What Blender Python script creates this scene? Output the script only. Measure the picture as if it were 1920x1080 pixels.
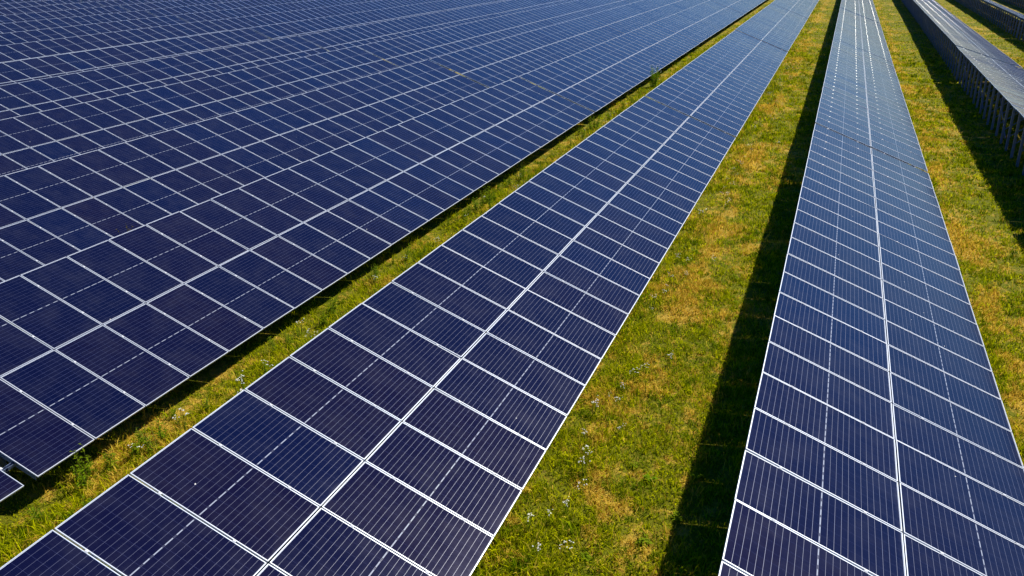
import bpy, bmesh, math, random
import numpy as np
from mathutils import Vector, Matrix

# ------------------------------------------------------------------ camera, sky, sun, exposure
sc = bpy.context.scene
for o in list(bpy.data.objects):
    bpy.data.objects.remove(o)
rad = math.radians
CAM_H = 7.87
cam_data = bpy.data.cameras.new('camera')
cam = bpy.data.objects.new('camera', cam_data)
sc.collection.objects.link(cam)
cam.location = (0, 0, CAM_H)
cam.rotation_euler = (rad(90 - 24.22), 0, rad(22.1))
cam_data.sensor_width = 36
cam_data.lens = 27.0
cam_data.clip_start = .1
cam_data.clip_end = 6000
sc.camera = cam

SUN_TO = Vector((.337, .570, .750)).normalized()
ELEV = math.asin(SUN_TO.z)
AZ = math.atan2(SUN_TO.x, SUN_TO.y)
world = bpy.data.worlds.new('World')
sc.world = world
world.use_nodes = True
wt = world.node_tree
sky = wt.nodes.new('ShaderNodeTexSky')
sky.sky_type = 'NISHITA'
sky.sun_disc = False
sky.sun_elevation = ELEV
sky.sun_rotation = AZ
sky.air_density = 1.15
sky.dust_density = .35
sky.ozone_density = 4.5
hsv = wt.nodes.new('ShaderNodeHueSaturation')     # a deep blue polarised sky
hsv.inputs['Saturation'].default_value = 1.5
hsv.inputs['Hue'].default_value = .511
wt.links.new(sky.outputs[0], hsv.inputs['Color'])
wt.links.new(hsv.outputs[0], wt.nodes['Background'].inputs[0])
wt.nodes['Background'].inputs[1].default_value = .062
sun_data = bpy.data.lights.new('sun', 'SUN')
sun_data.energy = 5.0
sun_data.angle = rad(.53)
sun_data.color = (1.0, .93, .80)
sun = bpy.data.objects.new('sun', sun_data)
sc.collection.objects.link(sun)
sun.rotation_euler = SUN_TO.to_track_quat('Z', 'Y').to_euler()
sc.view_settings.view_transform = 'Standard'
sc.view_settings.look = 'None'
sc.view_settings.exposure = .42
sc.view_settings.gamma = 1.0
sc.view_settings.use_curve_mapping = False

# ------------------------------------------------------------------ helpers
C = sc.collection
R = random.Random(7)
NR = np.random.default_rng(11)


class NT:
    """small helper to write node trees"""
    def __init__(self, name):
        self.m = bpy.data.materials.new(name)
        self.m.use_nodes = True
        self.t = self.m.node_tree
        self.t.nodes.clear()
        self.out = self.t.nodes.new('ShaderNodeOutputMaterial')

    def n(self, kind, **kw):
        x = self.t.nodes.new(kind)
        for k, v in kw.items():
            setattr(x, k, v)
        return x

    def lk(self, a, b):
        self.t.links.new(a, b)

    def put(self, sock, v):
        if hasattr(v, 'is_output'):
            self.lk(v, sock)
        elif v is not None:
            sock.default_value = v

    def math(self, op, a, b=None, c=None, clamp=False):
        x = self.n('ShaderNodeMath', operation=op, use_clamp=clamp)
        for s, v in zip(x.inputs, (a, b, c)):
            self.put(s, v)
        return x.outputs[0]

    def mix(self, f, a, b):
        x = self.n('ShaderNodeMix', data_type='RGBA')
        self.put(x.inputs[0], f)
        self.put(x.inputs[6], a)
        self.put(x.inputs[7], b)
        return x.outputs[2]

    def noise(self, vec, scale, detail=3, rough=.5, out=0):
        x = self.n('ShaderNodeTexNoise')
        x.inputs['Scale'].default_value = scale
        x.inputs['Detail'].default_value = detail
        x.inputs['Roughness'].default_value = rough
        if vec is not None:
            self.lk(vec, x.inputs['Vector'])
        return x.outputs[out]

    def ramp(self, f, lo, hi):
        x = self.n('ShaderNodeMapRange', interpolation_type='SMOOTHSTEP')
        self.put(x.inputs[0], f)
        x.inputs[1].default_value = lo
        x.inputs[2].default_value = hi
        return x.outputs[0]

    def bsdf(self, col, rough=.5, metal=0, spec=.5, normal=None):
        b = self.n('ShaderNodeBsdfPrincipled')
        self.put(b.inputs['Base Color'], col)
        self.put(b.inputs['Roughness'], rough)
        self.put(b.inputs['Metallic'], metal)
        self.put(b.inputs['Specular IOR Level'], spec)
        if normal is not None:
            self.lk(normal, b.inputs['Normal'])
        return b


def rgb(r, g, b):
    return (r, g, b, 1.0)


def tag(o, label=None, cat=None, group=None, kind=None):
    if label:
        o['label'] = label
    if cat:
        o['category'] = cat
    if group:
        o['group'] = group
    if kind:
        o['kind'] = kind
    return o


def add_box(bm, c, s, rot=None, mat=0):
    """axis box centred at c with full sizes s, optional rotation matrix about its centre"""
    vs = []
    for dx in (-.5, .5):
        for dy in (-.5, .5):
            for dz in (-.5, .5):
                v = Vector((dx * s[0], dy * s[1], dz * s[2]))
                if rot is not None:
                    v = rot @ v
                vs.append(bm.verts.new(v + Vector(c)))
    for f in ((0, 1, 3, 2), (4, 6, 7, 5), (0, 4, 5, 1), (2, 3, 7, 6), (0, 2, 6, 4), (1, 5, 7, 3)):
        fc = bm.faces.new([vs[i] for i in f])
        fc.material_index = mat


def add_bar(bm, a, b, w, h, up=Vector((0, 1, 0))):
    """rectangular bar from a to b; w is measured along 'up'"""
    a, b = Vector(a), Vector(b)
    d = (b - a)
    z = d.normalized()
    x = up - up.dot(z) * z
    x.normalize()
    y = z.cross(x)
    m = Matrix((x, y, z)).transposed()
    add_box(bm, (a + b) / 2, (w, h, d.length), m)


def add_channel(bm, a, b, w, h, up, th=.006):
    """open C section: web plus two flanges"""
    a, b = Vector(a), Vector(b)
    z = (b - a).normalized()
    x = up - up.dot(z) * z
    x.normalize()
    y = z.cross(x)
    m = Matrix((x, y, z)).transposed()
    L = (b - a).length
    c = (a + b) / 2
    add_box(bm, c + m @ Vector((0, h / 2 - th / 2, 0)), (w, th, L), m)
    for s in (-1, 1):
        add_box(bm, c + m @ Vector((s * (w / 2 - th / 2), -th / 2 - .001, 0)), (th - .001, h - th, L), m)


def mesh_of(name, bm, mats):
    me = bpy.data.meshes.new(name)
    bm.normal_update()
    bm.to_mesh(me)
    bm.free()
    for m in mats:
        me.materials.append(m)
    return me


def obj(name, me, parent=None, loc=None, rot=None):
    o = bpy.data.objects.new(name, me)
    C.objects.link(o)
    if parent is not None:
        o.parent = parent
    if loc is not None:
        o.location = loc
    if rot is not None:
        o.rotation_euler = rot
    return o


# ------------------------------------------------------------------ layout numbers
TILT = rad(19.8)
CT, ST = math.cos(TILT), math.sin(TILT)
PITCH = 1.05            # column pitch along the row
SLOT = 2.102            # panel pitch across the row
PL, PW = 2.080, 1.024   # panel length and width
NCOL = 28
TLEN = NCOL * PITCH
TGAP = .20
STEP = TLEN + TGAP
Z_HIGH = 1.95           # height of the upper edge of a table


# ------------------------------------------------------------------ materials
def mat_cells():
    k = NT('photovoltaic_cells')
    tc = k.n('ShaderNodeTexCoord')
    oi = k.n('ShaderNodeObjectInfo')
    sep = k.n('ShaderNodeSeparateXYZ')
    k.lk(tc.outputs['Object'], sep.inputs[0])
    x, y = sep.outputs[0], sep.outputs[1]
    ax = k.math('SUBTRACT', k.math('ABSOLUTE', x), .0065)
    cx, cy = .0848, .1662
    # distance to the nearest cell boundary in metres
    fu = k.math('FRACT', k.math('ADD', k.math('DIVIDE', ax, cx), 8.0))
    du = k.math('MULTIPLY', k.math('SUBTRACT', .5, k.math('ABSOLUTE', k.math('SUBTRACT', fu, .5))), cx)
    fv = k.math('FRACT', k.math('ADD', k.math('DIVIDE', y, cy), 8.0))
    dv = k.math('MULTIPLY', k.math('SUBTRACT', .5, k.math('ABSOLUTE', k.math('SUBTRACT', fv, .5))), cy)
    row_line = k.math('LESS_THAN', du, .0019)
    col_line = k.math('LESS_THAN', dv, .0013)
    # the white middle gap, broken where the bus ribbons cross
    mid = k.math('LESS_THAN', ax, 0.0)
    cell_i = k.math('FLOOR', k.math('DIVIDE', y, cy))
    wn = k.n('ShaderNodeTexWhiteNoise', noise_dimensions='2D')
    cmb = k.n('ShaderNodeCombineXYZ')
    k.lk(cell_i, cmb.inputs[0])
    k.lk(oi.outputs['Random'], cmb.inputs[1])
    k.lk(cmb.outputs[0], wn.inputs['Vector'])
    width = k.math('MULTIPLY_ADD', wn.outputs[0], .16, .26)
    dash = k.math('LESS_THAN', k.math('ABSOLUTE', k.math('SUBTRACT', fv, .5)), width)
    dash_w = k.math('MULTIPLY', mid, k.math('MULTIPLY_ADD', dash, .52, .03))
    edge = k.math('MAXIMUM', k.math('GREATER_THAN', ax, 12 * cx),
                  k.math('GREATER_THAN', k.math('ABSOLUTE', y), 3 * cy))
    # bus ribbons across the cells: nine per cell, hair thin
    fb = k.math('FRACT', k.math('ADD', k.math('MULTIPLY', k.math('DIVIDE', y, cy), 9.0), 80.5))
    bus = k.math('LESS_THAN', k.math('ABSOLUTE', k.math('SUBTRACT', fb, .5)), .028)
    # tone of the cells: every panel a little different, cells inside almost equal
    wn2 = k.n('ShaderNodeTexWhiteNoise', noise_dimensions='3D')
    cmb2 = k.n('ShaderNodeCombineXYZ')
    k.lk(cell_i, cmb2.inputs[0])
    k.lk(k.math('FLOOR', k.math('DIVIDE', x, cx)), cmb2.inputs[1])
    k.lk(oi.outputs['Random'], cmb2.inputs[2])
    k.lk(cmb2.outputs[0], wn2.inputs['Vector'])
    base = k.mix(oi.outputs['Random'], rgb(.0020, .0032, .024), rgb(.0060, .0034, .018))
    base = k.mix(k.math('MULTIPLY', wn2.outputs[0], .35), base, rgb(.0034, .0045, .027))
    base = k.mix(k.ramp(oi.outputs['Random'], .82, .90), base, rgb(.0022, .0044, .030))
    # thin dust, thicker towards the lower lip of each panel
    off = k.n('ShaderNodeVectorMath', operation='ADD')
    sc3 = k.n('ShaderNodeVectorMath', operation='SCALE')
    k.lk(oi.outputs['Location'], sc3.inputs[0])
    sc3.inputs['Scale'].default_value = 1.7
    k.lk(tc.outputs['Object'], off.inputs[0])
    k.lk(sc3.outputs[0], off.inputs[1])
    dn = k.noise(off.outputs[0], 2.4, 5, .6)
    dust = k.math('MULTIPLY', k.ramp(dn, .35, .85), .035)
    low = k.math('MULTIPLY', k.ramp(x, PL / 2 - .085, PL / 2 - .012), k.ramp(k.noise(off.outputs[0], 9, 3, .6), .30, .75))
    st = k.n('ShaderNodeMapping')
    st.inputs['Scale'].default_value = (1.2, 34, 1)
    k.lk(off.outputs[0], st.inputs['Vector'])
    streak = k.math('MULTIPLY', k.ramp(k.noise(st.outputs[0], 1.0, 3, .6), .56, .80), .018)
    dust = k.math('ADD', k.math('ADD', dust, streak), k.math('MULTIPLY', low, .085))
    base = k.mix(dust, base, rgb(.30, .30, .33))
    # bird droppings: few and small
    vo = k.n('ShaderNodeTexVoronoi')
    vo.inputs['Scale'].default_value = 3.2
    k.lk(off.outputs[0], vo.inputs['Vector'])
    wob = k.math('MULTIPLY', k.noise(off.outputs[0], 60, 2), .07)
    sx = k.n('ShaderNodeSeparateColor')
    k.lk(vo.outputs['Color'], sx.inputs[0])
    spot = k.math('MULTIPLY', k.math('LESS_THAN', k.math('ADD', vo.outputs['Distance'], wob), .070),
                  k.math('GREATER_THAN', sx.outputs[0], .86))
    col = k.mix(k.math('MULTIPLY', bus, .22), base, rgb(.035, .04, .085))
    col = k.mix(k.math('MULTIPLY', col_line, .8), col, rgb(.038, .045, .115))
    col = k.mix(k.math('MULTIPLY', row_line, .8), col, rgb(.042, .050, .125))
    white = k.math('MAXIMUM', dash_w, edge)
    col = k.mix(white, col, rgb(.58, .65, .78))
    col = k.mix(spot, col, rgb(.75, .75, .72))
    rough = k.math('MULTIPLY_ADD', dn, .10, .07)
    ribbon = k.math('MULTIPLY', row_line, k.math('SUBTRACT', 1.0, white))
    b = k.bsdf(col, rough, 0, .42)
    b.inputs['Specular Tint'].default_value = rgb(.70, .68, 1.0)
    b.inputs['Sheen Weight'].default_value = .48
    b.inputs['Sheen Roughness'].default_value = .28
    b.inputs['Sheen Tint'].default_value = rgb(.66, .64, 1.0)
    # tinned ribbons catch the sun softly
    g = k.n('ShaderNodeBsdfAnisotropic') if False else k.n('ShaderNodeBsdfGlossy')
    g.inputs['Color'].default_value = rgb(.55, .58, .66)
    g.inputs['Roughness'].default_value = .42
    ms = k.n('ShaderNodeMixShader')
    k.lk(k.math('MULTIPLY', ribbon, .13), ms.inputs[0])
    k.lk(b.outputs[0], ms.inputs[1])
    k.lk(g.outputs[0], ms.inputs[2])
    k.lk(ms.outputs[0], k.out.inputs[0])
    return k.m


def mat_backsheet():
    k = NT('panel_backsheet')
    tc = k.n('ShaderNodeTexCoord')
    n = k.noise(tc.outputs['Object'], 3, 3)
    b = k.bsdf(k.mix(n, rgb(.035, .045, .075), rgb(.055, .065, .095)), .35, 0, .4)
    k.lk(b.outputs[0], k.out.inputs[0])
    return k.m


def mat_frame():
    k = NT('anodised_aluminium')
    oi = k.n('ShaderNodeObjectInfo')
    tc = k.n('ShaderNodeTexCoord')
    n = k.noise(tc.outputs['Object'], 14, 3)
    c = k.mix(oi.outputs['Random'], rgb(.64, .71, .83), rgb(.74, .79, .88))
    c = k.mix(k.math('MULTIPLY', n, .30), c, rgb(.38, .42, .50))
    b = k.bsdf(c, .42, .35, .5)
    k.lk(b.outputs[0], k.out.inputs[0])
    return k.m


def mat_clamp():
    k = NT('bright_clamp_metal')
    tc = k.n('ShaderNodeTexCoord')
    n = k.noise(tc.outputs['Object'], 30, 2)
    b = k.bsdf(k.mix(n, rgb(.58, .62, .68), rgb(.68, .71, .76)), .24, 0, .16)
    k.lk(b.outputs[0], k.out.inputs[0])
    return k.m


def mat_steel():
    k = NT('galvanised_steel')
    tc = k.n('ShaderNodeTexCoord')
    n = k.noise(tc.outputs['Object'], 9, 4, .6)
    vo = k.n('ShaderNodeTexVoronoi')
    vo.inputs['Scale'].default_value = 40
    k.lk(tc.outputs['Object'], vo.inputs['Vector'])
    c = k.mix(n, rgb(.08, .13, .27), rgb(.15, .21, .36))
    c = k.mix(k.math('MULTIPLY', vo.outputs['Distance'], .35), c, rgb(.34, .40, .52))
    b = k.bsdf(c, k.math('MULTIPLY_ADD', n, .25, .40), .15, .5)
    k.lk(b.outputs[0], k.out.inputs[0])
    return k.m


def ground_pattern(k):
    """meadow colour field shared by the soil and the grass: green against straw and bare patches"""
    ge = k.n('ShaderNodeNewGeometry')
    sp = k.n('ShaderNodeSeparateXYZ')
    k.lk(ge.outputs['Position'], sp.inputs[0])
    cb = k.n('ShaderNodeCombineXYZ')
    k.lk(sp.outputs[0], cb.inputs[0])
    k.lk(sp.outputs[1], cb.inputs[1])
    p = cb.outputs[0]
    big = k.noise(p, .22, 2, .5)
    mid = k.noise(p, .95, 4, .62)
    fine = k.noise(p, 4.5, 4, .65)
    f = k.math('ADD', k.math('MULTIPLY', big, .34), k.math('ADD', k.math('MULTIPLY', mid, .42), k.math('MULTIPLY', fine, .24)))
    # worn wheel tracks and drip lines running along the rows
    wx = k.math('ADD', sp.outputs[0], k.math('MULTIPLY', k.math('SUBTRACT', k.noise(p, .35, 2), .5), .9))
    wear = None
    for cxx, wd in ((-2.45, .40), (4.35, .30), (12.2, .3)):
        e = k.math('DIVIDE', k.math('SUBTRACT', wx, cxx), wd)
        e = k.math('POWER', 2.718, k.math('MULTIPLY', k.math('MULTIPLY', e, e), -1.0))
        wear = e if wear is None else k.math('MAXIMUM', wear, e)
    f = k.math('ADD', f, k.math('MULTIPLY', k.math('MULTIPLY', wear, k.ramp(k.noise(p, .6, 2), .38, .58)), .11))
    f = k.math('ADD', f, k.math('MULTIPLY', k.math('SUBTRACT', fine, .5), .22))
    dry = k.ramp(f, .495, .595)
    return p, f, dry, fine


def mat_soil():
    k = NT('meadow_soil')
    p, f, dry, fine = ground_pattern(k)
    vf = k.noise(p, 22, 5, .7)
    green = k.mix(vf, rgb(.020, .024, .002), rgb(.26, .27, .006))
    straw = k.mix(vf, rgb(.17, .10, .008), rgb(.68, .47, .070))
    c = k.mix(dry, green, straw)
    bare = k.ramp(k.noise(p, 1.6, 3, .6), .68, .76)
    c = k.mix(k.math('MULTIPLY', bare, .7), c, k.mix(vf, rgb(.20, .12, .04), rgb(.48, .31, .11)))
    bp = k.n('ShaderNodeBump')
    bp.inputs['Strength'].default_value = .9
    bp.inputs['Distance'].default_value = .05
    k.lk(vf, bp.inputs['Height'])
    b = k.bsdf(c, .9, 0, .15, bp.outputs[0])
    k.lk(b.outputs[0], k.out.inputs[0])
    return k.m


def mat_grass():
    k = NT('meadow_grass')
    p, f, dry, fine = ground_pattern(k)
    at = k.n('ShaderNodeAttribute', attribute_name='shade')
    sp = k.n('ShaderNodeSeparateColor')
    k.lk(at.outputs['Color'], sp.inputs[0])
    r1, r2, tip = sp.outputs[0], sp.outputs[1], sp.outputs[2]
    lush = k.ramp(k.noise(p, 2.3, 3, .6), .50, .66)
    green = k.mix(r1, rgb(.045, .110, .002), rgb(.68, .68, .004))
    green = k.mix(k.math('MULTIPLY', lush, .75), green, k.mix(r1, rgb(.025, .085, .002), rgb(.20, .36, .006)))
    straw = k.mix(r1, rgb(.46, .27, .020), rgb(.90, .68, .10))
    # each blade is either green or dry; more of them are dry on dry ground
    isdry = k.math('LESS_THAN', r2, k.math('MULTIPLY_ADD', dry, .74, .05))
    c = k.mix(isdry, green, straw)
    c = k.mix(k.math('MULTIPLY', tip, .25), c, rgb(.62, .56, .01))
    d = k.n('ShaderNodeBsdfDiffuse')
    t = k.n('ShaderNodeBsdfTranslucent')
    k.lk(c, d.inputs[0])
    k.lk(c, t.inputs[0])
    ms = k.n('ShaderNodeMixShader')
    ms.inputs[0].default_value = .42
    k.lk(d.outputs[0], ms.inputs[1])
    k.lk(t.outputs[0], ms.inputs[2])
    k.lk(ms.outputs[0], k.out.inputs[0])
    return k.m


def mat_leaf(name, a, b_):
    k = NT(name)
    oi = k.n('ShaderNodeObjectInfo')
    tc = k.n('ShaderNodeTexCoord')
    n = k.noise(tc.outputs['Object'], 9, 2)
    c = k.mix(n, a, b_)
    c = k.mix(k.math('MULTIPLY', oi.outputs['Random'], .5), c, rgb(.30, .33, .02))
    d = k.n('ShaderNodeBsdfDiffuse')
    t = k.n('ShaderNodeBsdfTranslucent')
    k.lk(c, d.inputs[0])
    k.lk(c, t.inputs[0])
    ms = k.n('ShaderNodeMixShader')
    ms.inputs[0].default_value = .4
    k.lk(d.outputs[0], ms.inputs[1])
    k.lk(t.outputs[0], ms.inputs[2])
    k.lk(ms.outputs[0], k.out.inputs[0])
    return k.m


def mat_plain(name, a, b_, scale=20, rough=.8):
    k = NT(name)
    tc = k.n('ShaderNodeTexCoord')
    n = k.noise(tc.outputs['Object'], scale, 2)
    b = k.bsdf(k.mix(n, a, b_), rough, 0, .2)
    k.lk(b.outputs[0], k.out.inputs[0])
    return k.m


M_CELL, M_BACK, M_FRAME, M_STEEL = mat_cells(), mat_backsheet(), mat_frame(), mat_steel()
M_CLAMP = mat_clamp()
M_SOIL, M_GRASS = mat_soil(), mat_grass()
M_LEAF = mat_leaf('weed_leaf', rgb(.08, .20, .004), rgb(.26, .38, .010))
M_STEM = mat_plain('weed_stem', rgb(.10, .14, .02), rgb(.20, .20, .04))
M_PETAL = mat_plain('white_petal', rgb(.72, .74, .70), rgb(.82, .83, .80))
M_DRYLEAF = mat_leaf('dry_weed_leaf', rgb(.16, .10, .035), rgb(.24, .15, .05))


# ------------------------------------------------------------------ value noise for scattering
_tab = NR.random((64, 64))


def vnoise(x, y, s):
    x = np.asarray(x) * s + 100.3
    y = np.asarray(y) * s + 57.7
    i, j = np.floor(x).astype(int), np.floor(y).astype(int)
    u, v = x - i, y - j
    u, v = u * u * (3 - 2 * u), v * v * (3 - 2 * v)
    g = lambda a, b: _tab[a % 64, b % 64]
    return (g(i, j) * (1 - u) + g(i + 1, j) * u) * (1 - v) + (g(i, j + 1) * (1 - u) + g(i + 1, j + 1) * u) * v


def ground_z(x, y):
    x, y = np.asarray(x, float), np.asarray(y, float)
    a = np.clip((x - 1.5) / 3.5, 0, 1)
    b = np.clip((95 - y) / 50, 0, 1)
    c = np.clip((x - 6.9) / 3.0, 0, 1)
    return (-.26 * a * a * (3 - 2 * a) + .24 * c * c * (3 - 2 * c)) * b + (vnoise(x, y, .35) - .5) * .07 + (vnoise(x, y, 1.3) - .5) * .035


# ------------------------------------------------------------------ ground sheet
def build_ground():
    xs = np.concatenate([[-2500, -900, -400, -220, -140, -100, -70, -50, -38, -30, -25, -21],
                         np.arange(-18, 20.01, .35), [23, 27, 33, 42, 60, 100, 220, 500, 1200, 2500]])
    ys = np.concatenate([[-1500, -500, -150, -50, -20, -8, -2], np.arange(0, 46, .35),
                         np.arange(46, 140, 1.5), [150, 170, 200, 260, 400, 800, 1600, 3500]])
    X, Y = np.meshgrid(xs, ys)
    Z = ground_z(X, Y)
    far = (X < -24) | (X > 24) | (Y > 150) | (Y < -3)
    Z[far] *= .5
    nx, ny = len(xs), len(ys)
    co = np.stack([X.ravel(), Y.ravel(), Z.ravel()], 1)
    idx = np.arange(nx * ny).reshape(ny, nx)
    q = np.stack([idx[:-1, :-1], idx[:-1, 1:], idx[1:, 1:], idx[1:, :-1]], -1).reshape(-1, 4)
    me = bpy.data.meshes.new('ground')
    me.vertices.add(len(co))
    me.vertices.foreach_set('co', co.ravel())
    me.loops.add(q.size)
    me.loops.foreach_set('vertex_index', q.ravel())
    me.polygons.add(len(q))
    me.polygons.foreach_set('loop_start', np.arange(len(q)) * 4)
    me.polygons.foreach_set('loop_total', np.full(len(q), 4))
    me.polygons.foreach_set('use_smooth', np.ones(len(q), bool))
    me.update(calc_edges=True)
    me.materials.append(M_SOIL)
    o = obj('ground', me)
    tag(o, 'uneven meadow ground of green turf and straw under the panel rows', kind='structure')


build_ground()


# ------------------------------------------------------------------ panel and rack meshes
def panel_mesh():
    bm = bmesh.new()
    add_box(bm, (0, 0, -.0065), (PL - .020, PW - .020, .008))
    me = mesh_of('solar_panel', bm, [M_CELL, M_BACK])
    for p in me.polygons:
        p.material_index = 0 if p.normal.z > .5 else 1
    return me


def frame_mesh():
    bm = bmesh.new()
    lip, th, hh = .0105, .006, .021
    for s in (-1, 1):                    # long sides, then short sides butted between them
        y = s * (PW / 2 - lip / 2)
        add_box(bm, (0, y, -.003 + .0045), (PL, lip, .004))
        add_box(bm, (0, s * (PW / 2 - .0015), -.0005 - hh / 2), (PL, .003, hh))
        x = s * (PL / 2 - .0043)
        add_box(bm, (x, 0, -.003 + .0045), (.0086, PW - 2 * lip - .0002, .004))
        add_box(bm, (s * (PL / 2 - .0015), 0, -.0005 - hh / 2), (.003, PW - .0064, hh))
    # two mid clamps bridging the joint to the next column, with sloping flanks
    for x in (-.56, .56):
        lo = [bm.verts.new((x + a, PW / 2 + .013 + b, .005)) for a, b in ((-.022, -.020), (.022, -.020), (.022, .020), (-.022, .020))]
        hi = [bm.verts.new((x + a, PW / 2 + .013 + b, .0118)) for a, b in ((-.020, -.0062), (.020, -.0062), (.020, .0062), (-.020, .0062))]
        fs = [bm.faces.new(hi)] + [bm.faces.new((lo[i], lo[(i + 1) % 4], hi[(i + 1) % 4], hi[i])) for i in range(4)]
        for f_ in fs:
            f_.material_index = 1
    return mesh_of('frame', bm, [M_FRAME, M_CLAMP])


ME_PANEL, ME_FRAME = panel_mesh(), frame_mesh()


def under(xl, drop=.06):
    """point on the rack plane: horizontal distance xl from the upper edge, drop below the panel tops"""
    return Vector((xl, 0, Z_HIGH - xl * math.tan(TILT) - drop))


def rack_meshes():
    out = {}
    UY = Vector((0, 1, 0))
    bm = bmesh.new()
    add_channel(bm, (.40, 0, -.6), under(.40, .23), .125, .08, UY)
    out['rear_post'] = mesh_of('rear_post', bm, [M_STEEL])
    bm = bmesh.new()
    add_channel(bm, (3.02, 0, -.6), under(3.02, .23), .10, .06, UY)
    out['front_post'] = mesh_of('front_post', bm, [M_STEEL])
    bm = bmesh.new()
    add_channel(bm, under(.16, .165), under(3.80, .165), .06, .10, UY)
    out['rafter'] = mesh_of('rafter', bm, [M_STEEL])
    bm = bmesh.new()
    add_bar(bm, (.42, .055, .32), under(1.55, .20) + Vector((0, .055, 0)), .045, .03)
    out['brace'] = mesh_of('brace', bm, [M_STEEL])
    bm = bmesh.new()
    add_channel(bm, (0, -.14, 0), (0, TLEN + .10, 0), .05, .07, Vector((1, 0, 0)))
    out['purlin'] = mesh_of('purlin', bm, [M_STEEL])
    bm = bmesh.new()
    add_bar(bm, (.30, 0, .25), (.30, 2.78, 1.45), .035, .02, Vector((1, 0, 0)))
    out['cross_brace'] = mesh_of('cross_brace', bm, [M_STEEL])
    # whole rack of a table deep in the field, where only slivers of it can be seen
    bm = bmesh.new()
    for i in range(15):
        y = .1 + i * (TLEN - .2) / 14
        d = Vector((0, y, 0))
        for xx in (.34, 3.02):
            add_bar(bm, Vector((xx, 0, -.3)) + d, under(xx, .23) + d, .10, .06)
        add_bar(bm, under(.16, .165) + d, under(3.80, .165) + d, .06, .10)
    for s in (.5, 1.6, 2.6, 3.7):
        q = under(s * CT, .08)
        add_box(bm, (q.x, TLEN / 2, q.z), (.05, TLEN + .2, .06), Matrix.Rotation(TILT, 3, 'Y'))
    out['support_frame'] = mesh_of('support_frame', bm, [M_STEEL])
    return out


RACK = rack_meshes()


def build_table(y_rack):
    """one table: Empty at the upper edge's foot, panels (> frame), posts, rafters, purlins as parts"""
    root = bpy.data.objects.new('solar_table', None)
    C.objects.link(root)
    root.empty_display_size = .3
    for i in range(NCOL):
        for j in range(2):
            s = SLOT * (j + .5)
            p = obj('solar_panel', ME_PANEL, root,
                    (s * CT, (i + .5) * PITCH, Z_HIGH - s * ST + R.uniform(-.0015, .0015)),
                    (rad(R.gauss(0, .24)), TILT + rad(R.gauss(0, .20)), rad(R.gauss(0, .03))))
            obj('frame', ME_FRAME, p)
    if y_rack:
        for i in range(22):
            y = .1 + i * (TLEN - .2) / 21
            for nm in ('rear_post', 'front_post', 'rafter', 'brace'):
                obj(nm, RACK[nm], root, (0, y, 0))
            if i % 5 == 2 and i < 20:
                obj('cross_brace', RACK['cross_brace'], root, (0, y + .06, 0))
        for s in (.52, 1.58, 2.62, 3.68):
            q = under(s * CT, .083)
            obj('purlin', RACK['purlin'], root, q, (0, TILT, 0))
    else:
        obj('support_frame', RACK['support_frame'], root)
    return root


def copy_tree(o, parent=None):
    c = o.copy()
    C.objects.link(c)
    c.parent = parent
    for ch in KIDS[o.name]:
        copy_tree(ch, c)
    return c


# ------------------------------------------------------------------ rows
# x of the upper edge, y of one joint between two tables, dx/dy, description of the row
ROWS = [
    (20.9, 81.0, .003, 'dark row beyond the thin bright edge'),
    (14.25, 84.9, .004, 'row in the far top right corner'),
    (6.68, 57.6, .0052, 'row whose shaded blue posts face the camera'),
    (-.296, 29.76, 0, 'row right of the broad sunlit grass'),
    (-7.22, 32.71, 0, 'row between broad and narrow grass strips'),
    (-14.10, 35.50, 0, 'row left of the narrow grass'),
    (-21.00, 39.28, 0, 'second row left of the narrow grass'),
    (-27.90, 42.70, 0, 'third row left of the narrow grass'),
    (-34.80, 46.1, 0, 'fourth row left of the narrow grass'),
    (-41.70, 49.4, 0, 'fifth row left of the narrow grass'),
    (-48.60, 52.7, 0, 'sixth row left of the narrow grass'),
    (-55.50, 56.1, 0, 'seventh row left of the narrow grass'),
    (-62.40, 59.4, 0, 'eighth row left of the narrow grass'),
    (-69.30, 62.7, 0, 'ninth row left of the narrow grass'),
    (-76.20, 66.0, 0, 'tenth row left of the narrow grass'),
    (-83.10, 69.3, 0, 'eleventh row left of the narrow grass'),
    (-90.00, 72.6, 0, 'twelfth row left of the narrow grass'),
    (-96.90, 75.9, 0, 'thirteenth row left of the narrow grass'),
]
RANK = ['nearest', 'second', 'third', 'fourth', 'fifth', 'sixth']
cy_, sy_ = math.cos(rad(22.1)), math.sin(rad(22.1))
cp_, sp_ = math.cos(rad(24.22)), math.sin(rad(24.22))


def pix(x, y, z):
    """rough picture position, used only to leave out tables wholly outside the view"""
    z -= CAM_H
    r = x * cy_ + y * sy_
    fh = -x * sy_ + y * cy_
    d = fh * cp_ - z * sp_
    u = fh * sp_ + z * cp_
    if d < .5:
        return None
    return 960 + 1440 * r / d, 540 - 1440 * u / d


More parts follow.
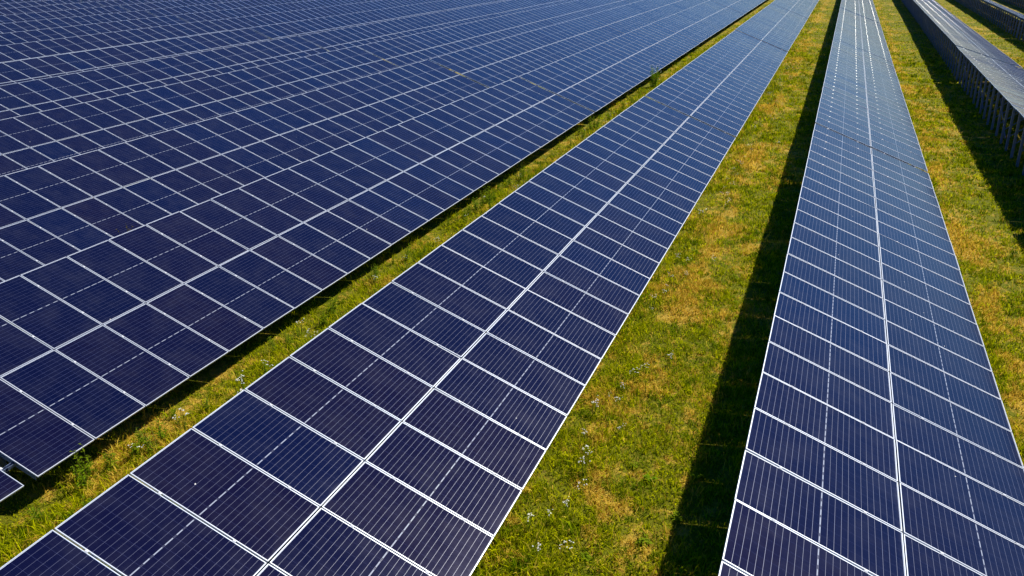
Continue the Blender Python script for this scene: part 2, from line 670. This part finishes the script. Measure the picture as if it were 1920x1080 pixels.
proto = {True: build_table(True), False: build_table(False)}
KIDS = {}
for o in bpy.data.objects:
    KIDS.setdefault(o.name, [])
    if o.parent:
        KIDS.setdefault(o.parent.name, []).append(o)
used = {True: False, False: False}
n_tab = 0
for ri, (xr, yj, skew, desc) in enumerate(ROWS):
    rank = 0
    for t in range(-3, 6):
        y0 = yj + TGAP / 2 + t * (STEP if t < 0 else TLEN + .05)
        seen = pre = False
        for f in np.linspace(0, 1, 25):
            for xl, z in ((0, Z_HIGH), (3.95, .53)):
                q = pix(xr + xl, y0 + f * TLEN, z)
                if q and -5 < q[0] < 1925 and -5 < q[1] < 1085:
                    seen = True
                if q and -420 < q[0] < 2340 and -75 < q[1] < 1350:
                    pre = True
        if not pre:
            continue
        rich = ri <= 5
        if used[rich]:
            o = copy_tree(proto[rich])
        else:
            o = proto[rich]
            used[rich] = True
        n_tab += 1
        jit = 0 if (ri in (3, 4, 5) and y0 < 20) else 1
        ease = rad({1: -.8, 2: -2.8}.get(ri, 0))
        o.location = (xr + skew * y0 - Z_HIGH * math.sin(ease), y0, R.uniform(-.012, .012) * jit)
        o.rotation_euler = (rad(R.uniform(-.07, .07)) * jit, ease, -math.atan(skew))
        if seen:
            word = RANK[min(rank, 5)]
            rank += 1
            tag(o, '%s solar table in the %s' % (word, desc), 'solar table', 'tables of solar panels set in long rows')
        else:
            tag(o, 'solar table past the picture edge in the %s' % desc, 'solar table', 'tables of solar panels set in long rows')


# ------------------------------------------------------------------ grass
def blades(x, y, h, w, lean, n_seed):
    n = len(x)
    ang = NR.random(n) * 2 * math.pi
    la = NR.random(n) * 2 * math.pi
    lx, ly = np.cos(la) * lean * h, np.sin(la) * lean * h
    z = ground_z(x, y) - .01
    wx, wy = np.cos(ang) * w / 2, np.sin(ang) * w / 2
    V = np.zeros((n, 5, 3))
    V[:, 0] = np.stack([x - wx, y - wy, z], 1)
    V[:, 1] = np.stack([x + wx, y + wy, z], 1)
    mx, my, mz = x + lx * .35, y + ly * .35, z + h * .6
    V[:, 2] = np.stack([mx + wx * .75, my + wy * .75, mz], 1)
    V[:, 3] = np.stack([mx - wx * .75, my - wy * .75, mz], 1)
    V[:, 4] = np.stack([x + lx, y + ly, z + h * np.sqrt(np.clip(1 - .5 * lean * lean, .2, 1))], 1)
    return V


def strip_points(x0, x1, y0, y1, dens):
    """random points in a strip; dens is a function of the distance"""
    out = []
    y = y0
    while y < y1:
        st = max(1.0, y * .06)
        ye = min(y1, y + st)
        d = dens(math.hypot((x0 + x1) / 2, y))
        n = int(d * (x1 - x0) * (ye - y))
        out.append(np.stack([NR.uniform(x0, x1, n), NR.uniform(y, ye, n)], 1))
        y = ye
    return np.concatenate(out)


def build_grass():
    dens = lambda r: min(1500, 1500 * (13.0 / max(r, 13.0)) ** 1.65)
    strips = [(-3.9, 1.2, 5.0, 135), (3.0, 8.6, 13.0, 140), (10.3, 16, 40, 140), (-12.6, -6.2, 4.0, 125)]
    Vs, Cs = [], []
    for (x0, x1, y0, y1) in strips:
        P = strip_points(x0, x1, y0, y1, dens)
        x, y = P[:, 0], P[:, 1]
        r = np.hypot(x, y)
        cl = vnoise(x, y, 1.9) * .6 + vnoise(x, y, 5.1) * .4
        # thin out to leave tracks and worn places
        keep = NR.random(len(x)) < np.clip(.25 + 1.5 * (cl - .22), .12, 1)
        x, y, r, cl = x[keep], y[keep], r[keep], cl[keep]
        # unmown fringes along the lower edges of the tables
        fr = np.zeros(len(x))
        for e in (-3.26, -10.15, 3.66, 10.9):
            fr = np.maximum(fr, np.exp(-((x - e - .35) / .75) ** 2))
        tall = np.exp(-((x + 8.75) / .7) ** 2) * vnoise(x, y, 1.4)
        mask = np.clip((x + 10.3) / .55, .4, 1) if x1 < -6 else 1.0
        n = len(x)
        h = mask * (.035 + .085 * cl + .14 * fr * vnoise(x, y, .9) + .34 * tall) * NR.uniform(.55, 1.35, n)
        w = NR.uniform(.009, .023, n) * np.clip(r / 15, 1, 4.5) ** .8
        lean = NR.uniform(.25, 1.15, n)
        Vs.append(blades(x, y, h, w, lean, 0))
        c = np.zeros((n, 5, 4))
        c[:, :, 0] = NR.random(n)[:, None]
        c[:, :, 1] = NR.random(n)[:, None]
        c[:, 4, 2] = 1
        c[:, :, 3] = 1
        Cs.append(c)
    # tufts: bunches of longer blades, each bunch either fresh or dried
    for (x0, x1, y0, y1) in strips:
        P = strip_points(x0, x1, y0, min(y1, 70), lambda q: min(34, 34 * (14.0 / max(q, 14.0)) ** 1.1) * 1.6)
        keep = NR.random(len(P)) < np.clip(.1 + 1.6 * (vnoise(P[:, 0], P[:, 1], 1.1) - .25), .05, 1)
        P = P[keep]
        m = 13
        rr = np.hypot(P[:, 0], P[:, 1])
        big = NR.uniform(.5, 1.7, len(P)) ** 1.7
        x = (P[:, :1] + NR.normal(0, .045, (len(P), m)) * big[:, None]).ravel()
        y = (P[:, 1:] + NR.normal(0, .045, (len(P), m)) * big[:, None]).ravel()
        n = len(x)
        h = np.repeat(.075 * big, m) * NR.uniform(.6, 1.4, n)
        w = NR.uniform(.010, .022, n) * np.clip(np.repeat(rr, m) / 15, 1, 4.5) ** .8
        Vs.append(blades(x, y, h, w, NR.uniform(.3, 1.2, n), 0))
        c = np.zeros((n, 5, 4))
        c[:, :, 0] = np.clip(np.repeat(NR.random(len(P)) * .9, m) + NR.uniform(-.1, .1, n), 0, 1)[:, None]
        c[:, :, 1] = np.clip(np.repeat(NR.random(len(P)), m) + NR.uniform(-.1, .1, n), 0, 1)[:, None]
        c[:, 4, 2] = .6
        c[:, :, 3] = 1
        Cs.append(c)
    # seed stalks standing above the turf
    for (x0, x1, y0, y1) in strips:
        P = strip_points(x0, x1, y0, min(y1, 80), lambda q: min(26, 26 * (14.0 / max(q, 14.0)) ** 1.2))
        P = P[NR.random(len(P)) < np.clip(2.2 * (vnoise(P[:, 0], P[:, 1], .7) - .3), .06, 1)]
        P = P[(P[:, 0] > -9.9) | (P[:, 0] < -14)]
        n = len(P)
        rr = np.hypot(P[:, 0], P[:, 1])
        Vs.append(blades(P[:, 0], P[:, 1], NR.uniform(.14, .34, n), NR.uniform(.006, .011, n) * np.clip(rr / 15, 1, 4) ** .7, NR.uniform(.2, .9, n), 0))
        c = np.zeros((n, 5, 4))
        c[:, :, 0] = NR.uniform(.5, 1, n)[:, None]
        c[:, :, 1] = np.where(NR.random(n) < .65, 0.0, .5)[:, None]
        c[:, 4, 2] = 1
        c[:, :, 3] = 1
        Cs.append(c)
    V, Cc = np.concatenate(Vs), np.concatenate(Cs)
    n = len(V)
    base = (np.arange(n) * 5)[:, None]
    tri = (base + np.array([0, 1, 2, 0, 2, 3, 3, 2, 4])[None]).ravel()
    me = bpy.data.meshes.new('grass')
    me.vertices.add(n * 5)
    me.vertices.foreach_set('co', V.ravel())
    me.loops.add(n * 9)
    me.loops.foreach_set('vertex_index', tri)
    me.polygons.add(n * 3)
    me.polygons.foreach_set('loop_start', np.arange(n * 3) * 3)
    me.polygons.foreach_set('loop_total', np.full(n * 3, 3))
    me.update(calc_edges=True)
    at = me.color_attributes.new('shade', 'FLOAT_COLOR', 'POINT')
    at.data.foreach_set('color', Cc.ravel())
    me.materials.append(M_GRASS)
    o = obj('grass', me)
    tag(o, 'short green and straw coloured grass between the panel rows', kind='stuff')
    print('grass blades', n)


build_grass()


# ------------------------------------------------------------------ weeds and flowers
def leaf(bm, p, d, up, ln, wd):
    d = d.normalized()
    s = d.cross(up)
    if s.length < 1e-3:
        s = Vector((1, 0, 0))
    s.normalize()
    a = bm.verts.new(p)
    m1 = bm.verts.new(p + d * ln * .5 + s * wd / 2 + up * ln * .08)
    m2 = bm.verts.new(p + d * ln * .5 - s * wd / 2 + up * ln * .08)
    t = bm.verts.new(p + d * ln - up * ln * .12)
    bm.faces.new((a, m1, t))
    bm.faces.new((a, t, m2))


def weed_meshes(rng, h, n_stem, leaf_len, heads, spread, leafm, bushy):
    """stems, foliage and flower heads of one tall weed"""
    bs, bl, bf = bmesh.new(), bmesh.new(), bmesh.new()
    for s in range(n_stem):
        a = rng.uniform(0, 6.283)
        top = Vector((math.cos(a) * spread * rng.uniform(.3, 1), math.sin(a) * spread * rng.uniform(.3, 1), h * rng.uniform(.6, 1)))
        base = Vector((math.cos(a) * .03, math.sin(a) * .03, -.05))
        mid = base.lerp(top, .5) + Vector((rng.uniform(-.04, .04), rng.uniform(-.04, .04), .03))
        add_bar(bs, base, mid, .009, .009)
        add_bar(bs, mid, top, .006, .006)
        nl = int(bushy * rng.uniform(.8, 1.2))
        for i in range(nl):
            f = (i + rng.random()) / nl
            p = base.lerp(mid, f * 2) if f < .5 else mid.lerp(top, f * 2 - 1)
            b = rng.uniform(0, 6.283)
            d = Vector((math.cos(b), math.sin(b), rng.uniform(.1, .8)))
            ln = leaf_len * rng.uniform(.6, 1.2) * (1.15 - .6 * f)
            leaf(bl, p, d, Vector((0, 0, 1)), ln, ln * .38)
        if heads:
            for i in range(heads):
                c = top + Vector((rng.uniform(-.07, .07), rng.uniform(-.07, .07), rng.uniform(-.02, .05)))
                for q in range(5):
                    b = q * 1.257 + rng.random()
                    cc = c + Vector((math.cos(b) * .012, math.sin(b) * .012, rng.uniform(-.004, .006)))
                    r_ = rng.uniform(.0065, .010)
                    vs = [bf.verts.new(cc + Vector((math.cos(g * 1.2566) * r_, math.sin(g * 1.2566) * r_, .003 * (g % 2)))) for g in range(5)]
                    bf.faces.new(vs)
    st = mesh_of('stem', bs, [M_STEM])
    fo = mesh_of('foliage', bl, [leafm])
    fl = mesh_of('blossoms', bf, [M_PETAL]) if heads else (bf.free() or None)
    return st, fo, fl


WR = random.Random(23)
LEAFY = [weed_meshes(WR, WR.uniform(.5, .85), WR.randint(4, 7), .15, 0, .16, M_LEAF, 16) for _ in range(5)]
FLOWER = [weed_meshes(WR, WR.uniform(.45, .8), WR.randint(4, 7), .08, 3, .18, M_LEAF, 9) for _ in range(5)]
BUSH = weed_meshes(WR, 1.15, 16, .17, 2, .42, M_LEAF, 24)
DRY = weed_meshes(WR, 1.0, 7, .10, 0, .22, M_DRYLEAF, 13)
SPRIG = weed_meshes(WR, .95, 5, .12, 0, .14, M_LEAF, 10)


def plant(name, ms, x, y, rz, s, label, cat, group=None, lean=(0, 0)):
    r = bpy.data.objects.new(name, None)
    C.objects.link(r)
    r.empty_display_size = .1
    r.location = (x, y, float(ground_z(x, y)))
    r.rotation_euler = (lean[0], lean[1], rz)
    r.scale = (s, s, s)
    obj('stem', ms[0], r)
    obj('foliage', ms[1], r)
    if ms[2]:
        obj('blossoms', ms[2], r)
    return tag(r, label, cat, group)


G1 = 'leafy weeds along the narrow grass strip'
G2 = 'white flowering weeds along the narrow grass strip'
y = 5.2
while y < 48:
    x = -9.95 + WR.uniform(-.2, .25) + (WR.random() ** 2) * 1.1
    cl = float(vnoise(x, y, .8))
    sz = WR.uniform(.3, .7) + (.25 * WR.random() if cl > .5 else 0)
    if WR.random() < .3 + 1.3 * cl:
        if WR.random() < .74:
            plant('leafy_weed', WR.choice(LEAFY), x, y, WR.uniform(0, 6.28), sz,
                  'leafy green weed growing in the narrow grass strip beside the left field', 'weed', G1, (WR.gauss(0, .15), WR.gauss(0, .15)))
        else:
            plant('flowering_weed', WR.choice(FLOWER), x, y, WR.uniform(0, 6.28), sz * .95,
                  'white flowering weed growing in the narrow grass strip beside the left field', 'wildflower', G2, (WR.gauss(0, .12), WR.gauss(0, .12)))
    y += WR.uniform(.04, .20) * (1 + y / 36)
G3 = 'white flowering weeds along the broad grass strip'
y = 7.2
while y < 60:
    x = -3.2 + abs(WR.gauss(0, .45)) + .1
    if vnoise(x, y, .5) > .42:
        plant('flowering_weed', WR.choice(FLOWER), x, y, WR.uniform(0, 6.28), WR.uniform(.3, .62),
              'low white flowering weed at the left edge of the broad grass strip', 'wildflower', G3)
    y += WR.uniform(.12, .5) * (1 + y / 40)
G4 = 'low dark green plants on the broad grass strip'
for i in range(26):
    x, y = WR.uniform(-2.9, .2), 7.5 + 34 * WR.random() ** 1.6
    ms = WR.choice(LEAFY)
    o = plant('low_weed', ms, x, y, WR.uniform(0, 6.28), WR.uniform(.26, .46),
              'low dark green leafy plant in the turf of the broad grass strip', 'weed', G4)
    o.scale = (o.scale[0] * 1.7, o.scale[1] * 1.7, o.scale[2] * .38)
plant('weed_bush', BUSH, -9.75, 46.5, .4, 1.15, 'tall bushy weed with white flowers rising above the panel edge in the narrow strip', 'weed')
plant('dry_weed', DRY, -17.0, 14.2, 1.0, 1.0, 'brown dried weed sticking up behind the front row of the left field', 'weed')
plant('green_sprig', SPRIG, 3.45, 29.76, 2.0, .9, 'green sprig poking up through the gap between two tables', 'weed')

print('tables', n_tab, 'objects', len(bpy.data.objects))
